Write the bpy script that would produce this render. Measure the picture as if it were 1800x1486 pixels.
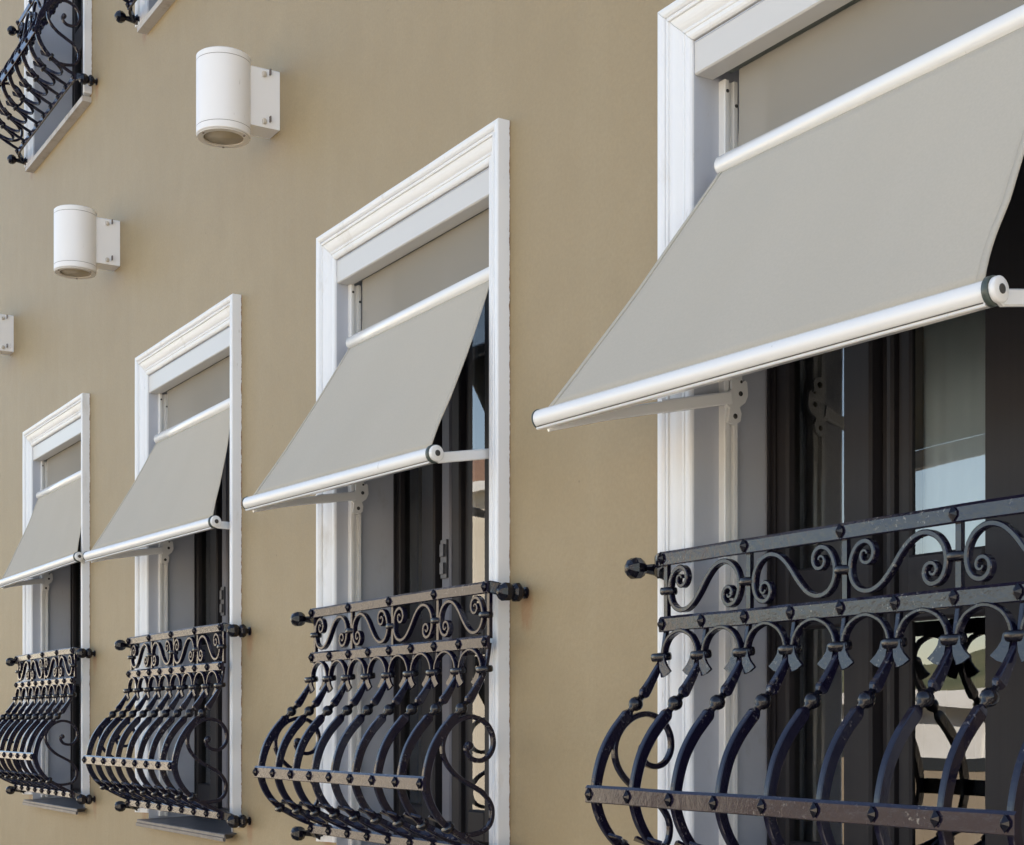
import bpy, math, random
from mathutils import Vector, noise
R = math.radians
random.seed(7)
scn = bpy.context.scene
for o in list(bpy.data.objects):
    bpy.data.objects.remove(o)
C = scn.collection

# ---------------------------------------------------------------- camera, sky, sun, exposure
cam_data = bpy.data.cameras.new('camera')
cam = bpy.data.objects.new('camera', cam_data)
C.objects.link(cam)
cam.location = (0, -2.2, 0)                       # eye level is z = 0, the facade is the plane y = 0
cam.rotation_euler = (R(90), 0, R(58.72))
cam_data.sensor_width = 36
cam_data.lens = 53.79
cam_data.shift_y = 0.2939
cam_data.clip_start = 0.05
cam_data.clip_end = 3000
scn.camera = cam

SUN_EL, SUN_AZ = 40.0, 38.0                       # sun stands behind the building: azimuth from +Y towards +X
world = bpy.data.worlds.new('World')
scn.world = world
world.use_nodes = True
wn = world.node_tree
bg = wn.nodes['Background']
sky = wn.nodes.new('ShaderNodeTexSky')
sky.sky_type = 'NISHITA'
sky.sun_disc = False
sky.sun_elevation = R(SUN_EL)
sky.sun_rotation = R(SUN_AZ)
sky.air_density = 1.0
sky.dust_density = 0.5
sky.ozone_density = 1.0
tint = wn.nodes.new('ShaderNodeMix')              # camera white balance for open shade: one even tint of the whole sky
tint.data_type = 'RGBA'; tint.blend_type = 'MULTIPLY'
tint.inputs[0].default_value = 1.0
tint.inputs[7].default_value = (1.0, 0.90, 0.82, 1)
wn.links.new(sky.outputs[0], tint.inputs[6])
wn.links.new(tint.outputs[2], bg.inputs[0])
bg.inputs[1].default_value = 0.11
sun_data = bpy.data.lights.new('sun', 'SUN')
sun_data.energy = 5.0
sun_data.angle = R(0.5)
sun_data.color = (1.0, 0.93, 0.84)
sun = bpy.data.objects.new('sun', sun_data)
C.objects.link(sun)
sd = Vector((math.sin(R(SUN_AZ)) * math.cos(R(SUN_EL)), math.cos(R(SUN_AZ)) * math.cos(R(SUN_EL)), math.sin(R(SUN_EL))))
sun.rotation_euler = (-sd).to_track_quat('-Z', 'Y').to_euler()
sun.location = sd * 40
scn.view_settings.view_transform = 'Standard'
scn.view_settings.look = 'None'
scn.view_settings.gamma = 1
scn.view_settings.use_curve_mapping = False
scn.view_settings.exposure = 1.95
scn.render.engine = 'CYCLES'

# ---------------------------------------------------------------- materials
def mat(name, col, rough=0.6, spec=0.5, metallic=0.0, coat=0.0):
    m = bpy.data.materials.new(name)
    m.use_nodes = True
    b = m.node_tree.nodes['Principled BSDF']
    b.inputs['Base Color'].default_value = (*col, 1)
    b.inputs['Roughness'].default_value = rough
    b.inputs['Specular IOR Level'].default_value = spec
    b.inputs['Metallic'].default_value = metallic
    b.inputs['Coat Weight'].default_value = coat
    return m

class N:
    """small node helper"""
    def __init__(s, m):
        s.t = m.node_tree
        s.b = s.t.nodes['Principled BSDF']
    def new(s, typ, **kw):
        n = s.t.nodes.new(typ)
        for k, v in kw.items():
            if k.startswith('i_'):
                n.inputs[k[2:].replace('_', ' ')].default_value = v
            else:
                setattr(n, k, v)
        return n
    def link(s, a, b): s.t.links.new(a, b)
    def coord(s, scale=(1, 1, 1), kind='Object'):
        geo = s.new('ShaderNodeNewGeometry')             # world position: copies do not share their wear
        mp = s.new('ShaderNodeMapping')
        mp.inputs['Scale'].default_value = scale
        s.link(geo.outputs['Position'], mp.inputs[0])
        return mp.outputs[0]
    def noise(s, vec, scale, detail=4, rough=0.5):
        n = s.new('ShaderNodeTexNoise')
        n.inputs['Scale'].default_value = scale
        n.inputs['Detail'].default_value = detail
        n.inputs['Roughness'].default_value = rough
        if vec is not None: s.link(vec, n.inputs['Vector'])
        return n.outputs['Fac']
    def ramp(s, fac, stops):
        r = s.new('ShaderNodeValToRGB')
        e = r.color_ramp.elements
        while len(e) < len(stops): e.new(0.5)
        for i, (p, c) in enumerate(stops):
            e[i].position = p
            e[i].color = (c, c, c, 1) if isinstance(c, (int, float)) else (*c, 1)
        s.link(fac, r.inputs[0])
        return r.outputs[0]
    def mix(s, fac, a, b, mode='MIX'):
        m = s.new('ShaderNodeMix', data_type='RGBA', blend_type=mode)
        if isinstance(fac, (int, float)): m.inputs[0].default_value = fac
        else: s.link(fac, m.inputs[0])
        for i, v in ((6, a), (7, b)):
            if isinstance(v, tuple): m.inputs[i].default_value = (*v, 1)
            else: s.link(v, m.inputs[i])
        return m.outputs[2]
    def math(s, op, a, b=None):
        m = s.new('ShaderNodeMath', operation=op)
        for i, v in ((0, a), (1, b)):
            if v is None: continue
            if isinstance(v, (int, float)): m.inputs[i].default_value = v
            else: s.link(v, m.inputs[i])
        return m.outputs[0]
    def bump(s, h, strength, dist, prev=None):
        b = s.new('ShaderNodeBump')
        b.inputs['Strength'].default_value = strength
        b.inputs['Distance'].default_value = dist
        s.link(h, b.inputs['Height'])
        if prev is not None: s.link(prev, b.inputs['Normal'])
        return b.outputs[0]

M = {}
# --- window positions, measured along the wall
WIN_X = [-2.8973, -4.8555, -6.8772, -8.9661]      # outer left edge of each surround
WW = 1.2244
JW = 0.095
UP = 3.585                                        # storey height
UPPER = [(-8.93, UP), (-6.875, UP)]
GOFF = 0.096
GL = 1.1585

# facade render
m = M['wall'] = mat('wall_render', (0.40, 0.31, 0.19), 0.58, 0.45)
n = N(m)
v = n.coord()
big = n.noise(v, 0.9, 5, 0.6)
mid = n.noise(v, 6, 5, 0.6)
fine = n.noise(v, 90, 3, 0.6)
col = n.mix(n.ramp(big, [(0.3, 0.0), (0.7, 1.0)]), (0.318, 0.238, 0.126), (0.350, 0.268, 0.150))
col = n.mix(n.math('MULTIPLY', n.ramp(mid, [(0.35, 0.0), (0.75, 1.0)]), 0.5), col, (0.290, 0.216, 0.114))
# faint rain streaks
vs = n.coord((7.0, 7.0, 0.35))
st = n.noise(vs, 1.0, 4, 0.6)
col = n.mix(n.math('MULTIPLY', n.ramp(st, [(0.5, 0.0), (0.8, 1.0)]), 0.4), col, (0.36, 0.285, 0.168))
# pin-head blemishes
vo = n.new('ShaderNodeTexVoronoi')
vo.inputs['Scale'].default_value = 6.5
n.link(v, vo.inputs['Vector'])
pin = n.ramp(vo.outputs['Distance'], [(0.018, 1.0), (0.032, 0.0)])
pin = n.math('MULTIPLY', pin, n.ramp(n.noise(v, 3.1, 1), [(0.52, 0.0), (0.58, 0.7)]))
col = n.mix(pin, col, (0.16, 0.11, 0.06))
col = n.mix(n.math('MULTIPLY', n.ramp(fine, [(0.35, 0.0), (0.65, 1.0)]), 0.36), col, (0.265, 0.198, 0.105))
# rust bleeding from the iron fixings
tc = n.new('ShaderNodeTexCoord')
rust = None
for (x0, z0) in [(wx + GOFF + GL + 0.055 + dx, dz) for wx, dx in zip(WIN_X, (0, 0, 0, 0)) for dz in (0.345, -0.375)] + \
                [(wx + GOFF - 0.085, dz) for wx in WIN_X for dz in (0.345, -0.375)] + \
                [(UPPER[0][0] + GOFF + GL + 0.055, UP - .375), (UPPER[0][0] + GOFF - .085, UP - .375), (UPPER[1][0] + GOFF - .085, UP - .375)]:
    mp = n.new('ShaderNodeMapping')
    mp.inputs['Location'].default_value = (-x0 * 1.3, 0, -(z0 - 0.03) * 0.62)
    mp.inputs['Scale'].default_value = (1.3, 0, 0.62)
    n.link(tc.outputs['Object'], mp.inputs[0])
    ln = n.new('ShaderNodeVectorMath', operation='LENGTH')
    n.link(mp.outputs[0], ln.inputs[0])
    rust = ln.outputs['Value'] if rust is None else n.math('MINIMUM', rust, ln.outputs['Value'])
rn = n.noise(n.coord((1, 1, 0.35)), 55, 5, 0.7)
rust = n.math('ADD', rust, n.math('MULTIPLY', n.math('SUBTRACT', rn, 0.5), 0.08))
col = n.mix(n.ramp(rust, [(0.024, 0.5), (0.05, 0.0)]), col, (0.26, 0.12, 0.05))
n.link(col, n.b.inputs['Base Color'])
h = n.bump(n.noise(v, 240, 4, 0.7), 0.45, 0.0014)
h = n.bump(n.noise(v, 9, 5, 0.65), 0.5, 0.008, h)
n.link(h, n.b.inputs['Normal'])

def paint(name, col, rough=0.4, dirt=(0.42, 0.36, 0.27), dirt_amt=0.5, edge=False, lo=0.58, bumps=0.15):
    m = mat(name, col, rough, 0.5)
    n = N(m)
    v = n.coord()
    d = n.noise(n.coord((1, 1, 0.45)), 9, 7, 0.68)
    c = n.mix(n.math('MULTIPLY', n.ramp(d, [(lo, 0.0), (lo + 0.16, 1.0)]), dirt_amt), col, dirt)
    d2 = n.noise(v, 2.1, 4, 0.6)
    c = n.mix(n.math('MULTIPLY', n.ramp(d2, [(0.35, 0.0), (0.7, 1.0)]), 0.18), c, tuple(x * 0.86 for x in col))
    sc = n.noise(n.coord((1, 1, 0.2)), 70, 3, 0.6)
    c = n.mix(n.math('MULTIPLY', n.ramp(sc, [(0.70, 0.0), (0.74, 1.0)]), 0.35), c, (0.3, 0.27, 0.22))
    if edge:
        # paint broken away along the back edge, bare render and rust behind it
        tc = n.new('ShaderNodeTexCoord')
        sp = n.new('ShaderNodeSeparateXYZ')
        n.link(tc.outputs['Object'], sp.inputs[0])
        a = n.math('ADD', sp.outputs['Y'], n.math('MULTIPLY', n.math('SUBTRACT', n.noise(v, 28, 6, 0.75), 0.55), 0.013))
        e = n.ramp(a, [(0.0, 0.0), (0.001, 1.0)])
        a2 = n.new('ShaderNodeMapRange')
        a2.inputs['From Min'].default_value = -0.0035
        a2.inputs['From Max'].default_value = -0.0020
        n.link(a, a2.inputs['Value'])
        c = n.mix(a2.outputs[0], c, n.mix(n.noise(v, 40, 3), (0.09, 0.03, 0.015), (0.36, 0.2, 0.09)))
    n.link(c, n.b.inputs['Base Color'])
    n.link(n.bump(n.noise(v, 45, 5, 0.6), bumps, 0.002), n.b.inputs['Normal'])
    return m
M['trim'] = paint('white_trim_paint', (0.79, 0.795, 0.80), 0.36, edge=True, dirt=(0.50, 0.45, 0.37), dirt_amt=0.42, lo=0.60)
M['lintel'] = paint('white_lintel_paint', (0.79, 0.79, 0.785), 0.4, dirt=(0.42, 0.37, 0.29), dirt_amt=0.5, lo=0.56)
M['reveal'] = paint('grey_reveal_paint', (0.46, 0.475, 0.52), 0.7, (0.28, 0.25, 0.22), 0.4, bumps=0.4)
M['lamp'] = paint('lamp_white_paint', (0.84, 0.82, 0.80), 0.35, dirt_amt=0.12, lo=0.64, bumps=0.04)
M['lamp_under'] = mat('lamp_ring_paint', (0.62, 0.57, 0.50), 0.5)
M['alu'] = paint('white_powder_coat', (0.80, 0.79, 0.765), 0.22, dirt_amt=0.08, lo=0.66, bumps=0.02)
M['alu'].node_tree.nodes['Principled BSDF'].inputs['Coat Weight'].default_value = 0.35
M['alu_arm'] = mat('grey_white_powder_coat', (0.60, 0.58, 0.545), 0.35)
M['cap'] = mat('dark_end_cap', (0.06, 0.075, 0.065), 0.35)
M['hole'] = mat('dark_bolt_hole', (0.05, 0.048, 0.045), 0.6)
M['joint'] = mat('dark_joint', (0.16, 0.13, 0.115), 0.8)

# awning cloth
m = M['cloth'] = mat('awning_cloth', (0.47, 0.455, 0.425), 0.85, 0.2)
n = N(m)
v = n.coord()
wv = n.new('ShaderNodeTexWave', wave_type='BANDS', bands_direction='Z')
wv.inputs['Scale'].default_value = 400
n.link(v, wv.inputs['Vector'])
streak = n.noise(n.coord((5, 1, 0.5)), 1.0, 2, 0.5)
c = n.mix(n.ramp(streak, [(0.3, 0.0), (0.7, 1.0)]), (0.458, 0.415, 0.340), (0.474, 0.430, 0.354))
c = n.mix(n.math('MULTIPLY', n.ramp(n.noise(v, 190, 2, 0.6), [(0.35, 0.0), (0.65, 1.0)]), 0.5), c, (0.43, 0.39, 0.318))
c = n.mix(n.math('MULTIPLY', n.ramp(n.noise(v, 3, 5, 0.6), [(0.5, 0), (0.8, 1)]), 0.12), c, (0.40, 0.37, 0.31))
n.link(c, n.b.inputs['Base Color'])
n.link(n.bump(n.noise(v, 600, 2, 0.5), 0.12, 0.0006), n.b.inputs['Normal'])
n.b.inputs['Transmission Weight'].default_value = 0.0
n.b.inputs['Sheen Weight'].default_value = 0.1

# upper panel: shaded copy of the cloth, its shade put in as transparency
m = M['cloth_shaded'] = mat('shaded_awning_cloth', (0.458, 0.418, 0.350), 0.85, 0.2)
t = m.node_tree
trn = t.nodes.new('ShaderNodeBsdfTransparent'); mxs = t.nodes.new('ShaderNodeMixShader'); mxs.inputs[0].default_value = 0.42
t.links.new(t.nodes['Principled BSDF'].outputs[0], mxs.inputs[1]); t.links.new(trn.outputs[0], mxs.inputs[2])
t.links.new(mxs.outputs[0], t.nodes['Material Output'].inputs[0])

# black painted wrought iron
def iron(name, base, rough, glint):
    m = mat(name, base, rough, 0.5)
    n = N(m)
    v = n.coord()
    d = n.noise(v, 28, 6, 0.65)
    worn = n.ramp(n.noise(v, 90, 7, 0.75), [(0.585, 0.0), (0.63, 1.0)])
    worn = n.math('MULTIPLY', worn, n.ramp(n.noise(v, 5, 3), [(0.46, 0.0), (0.58, glint)]))
    c = n.mix(worn, base, (0.20, 0.185, 0.165))
    c = n.mix(n.math('MULTIPLY', n.ramp(d, [(0.58, 0), (0.75, 1)]), 0.25), c, (0.022, 0.015, 0.012))
    n.link(c, n.b.inputs['Base Color'])
    n.link(n.ramp(d, [(0.3, rough * 0.6), (0.75, rough * 1.5)]), n.b.inputs['Roughness'])
    h = n.bump(n.noise(v, 34, 4, 0.6), 0.26 if glint > .9 else 0.16, 0.004)
    h = n.bump(n.noise(v, 220, 3, 0.6), 0.16, 0.0009, h)
    n.link(h, n.b.inputs['Normal'])
    n.b.inputs['IOR'].default_value = 1.46
    return m
M['iron'] = iron('black_iron_paint', (0.007, 0.0058, 0.017), 0.11, 0.7)
M['iron_rail'] = iron('black_iron_rail_paint', (0.010, 0.008, 0.021), 0.11, 1.0)
M['iron_dark'] = iron('black_iron_stud_paint', (0.004, 0.0035, 0.008), 0.2, 0.2)

# dark brown joinery
m = M['wood'] = mat('dark_brown_joinery', (0.05, 0.038, 0.032), 0.5, 0.22)
n = N(m)
g = n.noise(n.coord((60, 60, 1.2)), 1.0, 4, 0.6)
n.link(n.mix(g, (0.018, 0.016, 0.018), (0.030, 0.027, 0.029)), n.b.inputs['Base Color'])
n.link(n.bump(g, 0.15, 0.001), n.b.inputs['Normal'])
M['sill'] = mat('slate_grey_sill_sheet', (0.085, 0.08, 0.085), 0.4, 0.5)
n = N(M['sill'])
v = n.coord()
n.link(n.mix(n.ramp(n.noise(v, 14, 6, 0.7), [(0.4, 0), (0.7, 1)]), (0.075, 0.07, 0.075), (0.15, 0.14, 0.135)), n.b.inputs['Base Color'])
M['stone'] = paint('pale_stone_sill', (0.50, 0.47, 0.44), 0.65, dirt=(0.22, 0.17, 0.12), dirt_amt=0.6, lo=0.5, bumps=0.4)
M['brass'] = mat('dark_latch_metal', (0.10, 0.10, 0.11), 0.4, 0.5, 0.6)
M['sky_tone_sheet'] = mat('blue_grey_sky_tone', (0.60, 0.68, 0.75), 0.9, 0.1)  # sky tone of the upper panes, put into the colour of an added sheet
M['edge'] = mat('grey_leaf_edge', (0.13, 0.13, 0.155), 0.5)
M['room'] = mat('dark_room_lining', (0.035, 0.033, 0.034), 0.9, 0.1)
# window glass: clear, with a real Fresnel reflection and slightly wavy surface
m = M['glass'] = bpy.data.materials.new('window_glass')
m.use_nodes = True
t = m.node_tree
t.nodes.remove(t.nodes['Principled BSDF'])
out = t.nodes['Material Output']
fr = t.nodes.new('ShaderNodeFresnel'); fr.inputs[0].default_value = 2.5
gl = t.nodes.new('ShaderNodeBsdfGlossy'); gl.inputs['Roughness'].default_value = 0.004
tr = t.nodes.new('ShaderNodeBsdfTransparent'); tr.inputs[0].default_value = (0.88, 0.92, 0.92, 1)
mx = t.nodes.new('ShaderNodeMixShader')
tcn = t.nodes.new('ShaderNodeTexCoord')
nz = t.nodes.new('ShaderNodeTexNoise'); nz.inputs['Scale'].default_value = 3.2; nz.inputs['Detail'].default_value = 1
bp = t.nodes.new('ShaderNodeBump'); bp.inputs['Strength'].default_value = 0.5; bp.inputs['Distance'].default_value = 0.004
t.links.new(tcn.outputs['Object'], nz.inputs['Vector'])
t.links.new(nz.outputs['Fac'], bp.inputs['Height'])
t.links.new(bp.outputs[0], gl.inputs['Normal'])
t.links.new(fr.outputs[0], mx.inputs[0]); t.links.new(tr.outputs[0], mx.inputs[1]); t.links.new(gl.outputs[0], mx.inputs[2])
t.links.new(mx.outputs[0], out.inputs[0])
M['lens'] = mat('frosted_lamp_lens', (0.34, 0.28, 0.19), 0.25, 0.5)
# surroundings across the street
def plain(name, a, b, scale, rough=0.85):
    m = mat(name, a, rough, 0.3)
    n = N(m)
    n.link(n.mix(n.ramp(n.noise(n.coord(), scale, 6, 0.65), [(0.35, 0), (0.65, 1)]), a, b), n.b.inputs['Base Color'])
    return m
M['ground'] = plain('pale_paving', (0.33, 0.30, 0.26), (0.42, 0.385, 0.33), 0.8)
M['road'] = plain('asphalt', (0.05, 0.05, 0.05), (0.075, 0.073, 0.07), 3)
M['white_house'] = plain('white_render', (0.82, 0.80, 0.76), (0.68, 0.65, 0.60), 1.1)
M['cream_house'] = plain('cream_render', (0.74, 0.66, 0.53), (0.66, 0.57, 0.44), 1.2)
M['tan_house'] = plain('tan_render', (0.36, 0.29, 0.21), (0.30, 0.24, 0.17), 1.2)
M['roof'] = plain('roof_tiles', (0.25, 0.15, 0.10), (0.18, 0.11, 0.08), 5)
M['hill'] = plain('scrub_hill', (0.07, 0.085, 0.04), (0.16, 0.15, 0.08), 0.09)
M['dark_window'] = mat('dark_far_window', (0.04, 0.045, 0.05), 0.1, 0.5)

# ---------------------------------------------------------------- mesh helpers
ORG = [0.0, 0.0, 0.0]
class MB:
    """collects vertices and faces in (u, d, z): u along the wall, d out of the wall, z up"""
    def __init__(s): s.v = []; s.f = []; s.sm = []
    def add(s, vs, fs, smooth=False):
        k = len(s.v)
        s.v += [tuple(a) for a in vs]
        s.f += [tuple(i + k for i in f) for f in fs]
        s.sm += [smooth] * len(fs)
        return s
    def box(s, u0, u1, d0, d1, z0, z1, ch=0.0):
        if ch <= 0:
            vs = [(u, d, z) for z in (z0, z1) for d in (d0, d1) for u in (u0, u1)]
            return s.add(vs, [(0, 2, 3, 1), (4, 5, 7, 6), (0, 1, 5, 4), (2, 6, 7, 3), (0, 4, 6, 2), (1, 3, 7, 5)])
        # chamfered along u: octagonal section in (d, z)
        pr = [(d0 + ch, z0), (d1 - ch, z0), (d1, z0 + ch), (d1, z1 - ch), (d1 - ch, z1), (d0 + ch, z1), (d0, z1 - ch), (d0, z0 + ch)]
        vs = [(u0, a, b) for a, b in pr] + [(u1, a, b) for a, b in pr]
        fs = [(i, (i + 1) % 8, (i + 1) % 8 + 8, i + 8) for i in range(8)] + [tuple(range(7, -1, -1)), tuple(range(8, 16))]
        return s.add(vs, fs)
    def sweep(s, pts, prof, side, scale=None, smooth=False, closed_ends=True):
        side = Vector(side).normalized()
        P = [Vector(p) for p in pts]
        k = len(prof); vs = []; fs = []
        for i, p in enumerate(P):
            t = (P[min(i + 1, len(P) - 1)] - P[max(i - 1, 0)]).normalized()
            b = t.cross(side).normalized()
            a = b.cross(t).normalized()
            sc = scale[i] if scale else 1.0
            sa, sb = (sc if isinstance(sc, tuple) else (sc, sc))
            vs += [p + a * (x * sa) + b * (y * sb) for x, y in prof]
        for i in range(len(P) - 1):
            for j in range(k):
                j2 = (j + 1) % k
                fs.append((i * k + j, i * k + j2, (i + 1) * k + j2, (i + 1) * k + j))
        if closed_ends:
            fs += [tuple(range(k - 1, -1, -1)), tuple(range((len(P) - 1) * k, len(P) * k))]
        return s.add(vs, fs, smooth)
    def lathe(s, p0, axis, prof, seg=16, smooth=True):
        """prof: (distance along axis, radius)"""
        ax = Vector(axis).normalized()
        a = ax.orthogonal().normalized(); b = ax.cross(a)
        vs = []; fs = []
        p0 = Vector(p0)
        for (h, r) in prof:
            for j in range(seg):
                an = 2 * math.pi * (j + 0.5) / seg
                vs.append(p0 + ax * h + (a * math.cos(an) + b * math.sin(an)) * max(r, 1e-5))
        for i in range(len(prof) - 1):
            for j in range(seg):
                j2 = (j + 1) % seg
                fs.append((i * seg + j, i * seg + j2, (i + 1) * seg + j2, (i + 1) * seg + j))
        fs += [tuple(range(seg - 1, -1, -1)), tuple(range((len(prof) - 1) * seg, len(prof) * seg))]
        return s.add(vs, fs, smooth)
    def plate(s, poly, d0, d1, plane='uz', at=0.0):
        """extrude polygon; plane 'uz' extrudes along d, 'dz' extrudes along u"""
        k = len(poly)
        if plane == 'uz':
            vs = [(a, d0, b) for a, b in poly] + [(a, d1, b) for a, b in poly]
        else:
            vs = [(d0, a, b) for a, b in poly] + [(d1, a, b) for a, b in poly]
        fs = [(i, (i + 1) % k, (i + 1) % k + k, i + k) for i in range(k)] + [tuple(range(k - 1, -1, -1)), tuple(range(k, 2 * k))]
        return s.add(vs, fs)
    def mesh(s, name, m):
        me = bpy.data.meshes.new(name)
        me.from_pydata([(u - ORG[0], -(d - ORG[1]), z - ORG[2]) for u, d, z in s.v], [], s.f)
        if m is not None: me.materials.append(m)
        for p, q in zip(me.polygons, s.sm): p.use_smooth = q
        import bmesh
        bm = bmesh.new(); bm.from_mesh(me)
        bmesh.ops.recalc_face_normals(bm, faces=bm.faces)
        bm.to_mesh(me); bm.free()
        return me
    def build(s, name, m, parent=None, loc=None):
        o = bpy.data.objects.new(name, s.mesh(name, m))
        C.objects.link(o)
        if parent is not None: o.parent = parent
        if loc: o.location = (loc[0], -loc[1], loc[2])
        return o

def inst(name, me, parent, u, d, z, rot=None, sc=None):
    o = bpy.data.objects.new(name, me)
    C.objects.link(o); o.parent = parent
    o.location = (u - ORG[0], -(d - ORG[1]), z - ORG[2])
    if rot: o.rotation_euler = rot
    if sc: o.scale = sc
    return o
def tag(o, label=None, cat=None, group=None, kind=None):
    for k, v in (('label', label), ('category', cat), ('group', group), ('kind', kind)):
        if v: o[k] = v
    return o
def empty(name, x=0, y=0, z=0):
    o = bpy.data.objects.new(name, None)
    C.objects.link(o); o.location = (x, y, z); o.empty_display_size = 0.1
    return o
def copy_tree(o, parent=None):
    c = o.copy(); C.objects.link(c)
    if parent is not None: c.parent = parent
    for ch in list(o.children): copy_tree(ch, c)
    return c
def crom(pts, n=6):
    """Catmull-Rom through the points"""
    P = [Vector(p) for p in pts]
    P = [P[0] * 2 - P[1]] + P + [P[-1] * 2 - P[-2]]
    out = []
    for i in range(1, len(P) - 2):
        a, b, c, d = P[i - 1:i + 3]
        for k in range(n):
            t = k / n
            out.append(0.5 * ((2 * b) + (c - a) * t + (2 * a - 5 * b + 4 * c - d) * t * t + (3 * b - a - 3 * c + d) * t ** 3))
    out.append(P[-2])
    return out
def rect(w, h, ch):
    w /= 2; h /= 2
    return [(-w + ch, -h), (w - ch, -h), (w, -h + ch), (w, h - ch), (w - ch, h), (-w + ch, h), (-w, h - ch), (-w, -h + ch)]
def circ(r, k=10):
    return [(r * math.cos(2 * math.pi * i / k), r * math.sin(2 * math.pi * i / k)) for i in range(k)]

# ---------------------------------------------------------------- ground, street, hill
GZ = -4.6
def sheet(name, x0, x1, y0, y1, z, m, kind='structure'):
    o = MB().add([(x0, -y0, z), (x1, -y0, z), (x1, -y1, z), (x0, -y1, z)], [(0, 1, 2, 3)]).build(name, m)
    o['kind'] = kind
    return o
sheet('ground', -900, 900, -900, 900, GZ, M['ground'])
sheet('road', -300, 300, -12.5, -5.5, GZ + 0.004, M['road'])
hb = MB()
nx, ny = 60, 10
for j in range(ny + 1):
    for i in range(nx + 1):
        x = -620 + i * 12; y = -90 - j * 14
        hh = 18.0 * min(1, j / 5) ** 0.7 * (0.75 + 0.5 * noise.noise(Vector((x * 0.012, j * 0.3, 1.0)))) + 1.6 * noise.noise(Vector((x * 0.09, y * 0.09, 0)))
        hb.v.append((x, -y, GZ + hh - 0.5))
for j in range(ny):
    for i in range(nx):
        a = j * (nx + 1) + i
        hb.f.append((a, a + 1, a + nx + 2, a + nx + 1)); hb.sm.append(True)
hb.build('hillside', M['hill'])['kind'] = 'structure'

# ---------------------------------------------------------------- buildings across the street (seen only as reflections)
def far_house(name, label, x0, x1, y0, dep, top, wm, arches=True, step=3.4, roof=True, top_win=None):
    r = empty(name, (x0 + x1) / 2, y0, GZ)
    tag(r, label, 'building', None)
    ORG[:] = [(x0 + x1) / 2, -y0, GZ]
    MB().box(x0, x1, -y0 - dep * 0 , -y0 + dep, GZ, top).build('wall', wm, r)
    k = max(1, int((x1 - x0) / step)); w = (x1 - x0) / k
    def win(cx, zb, zt, arch):
        hw = w * 0.27
        if arch:
            poly = [(cx - hw, zb), (cx + hw, zb)] + [(cx + hw * math.cos(a), zt - hw + hw * math.sin(a)) for a in [math.pi * q / 10 for q in range(11)]]
        else:
            poly = [(cx - hw, zb), (cx + hw, zb), (cx + hw, zt), (cx - hw, zt)]
        f = MB().plate(poly, -y0 - 0.05, -y0 - 0.01).build('window', M['dark_window'], r)
        return f
    for i in range(k):
        cx = x0 + w * (i + 0.5)
        z = GZ + 0.3
        while z + 2.4 < (top if top_win is None else top_win):
            win(cx, z + 0.2, z + 2.3, arches)
            z += 3.1
    MB().box(x0 - 0.25, x1 + 0.25, -y0 - 0.25, -y0 + dep + 0.25, top + 0.002, top + 0.22).build('cornice', M['white_house'], r)
    if roof:
        xm0, xm1 = x0 - 0.2, x1 + 0.2
        MB().add([(xm0, -y0 - .2, top + .222), (xm1, -y0 - .2, top + .222), (xm1, -y0 + dep + .2, top + .222), (xm0, -y0 + dep + .2, top + .222),
                  (xm0 + 1.5, -y0 + dep / 2, top + 1.6), (xm1 - 1.5, -y0 + dep / 2, top + 1.6)],
                 [(0, 1, 5, 4), (1, 2, 5), (2, 3, 4, 5), (3, 0, 4), (0, 3, 2, 1)]).build('roof', M['roof'], r)
    ORG[:] = [0, 0, 0]
    return r
arc = far_house('arcade_building', 'low white arcaded building across the street, mirrored in the nearest window', -21.8, -9.5, -15, 8, 0.25, M['white_house'], step=3.1, roof=False, top_win=-0.75)
ORG[:] = [-15.65, 15, GZ]
MB().box(-21.85, -9.45, 14.9, 15.05, -0.62, -0.44).build('string_course', M['dark_window'], arc)
MB().box(-21.82, -9.48, 14.84, 14.9, GZ, -0.63).build('lower_wall', M['tan_house'], arc)
for i in range(9):
    MB().box(-21.6 + i * 1.45, -21.48 + i * 1.45, 14.93, 15.04, -0.438, 0.248).build('pilaster', M['white_house'], arc)
ORG[:] = [0, 0, 0]
far_house('cream_building', 'cream building across the street, mirrored in the iron rails', -80, -31, -12.5, 9, 5.4, M['cream_house'], step=3.6)
far_house('pale_building', 'pale building with a tiled roof behind the camera', -6.5, 20, -17, 9, 1.2, M['cream_house'], arches=False)

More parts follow.
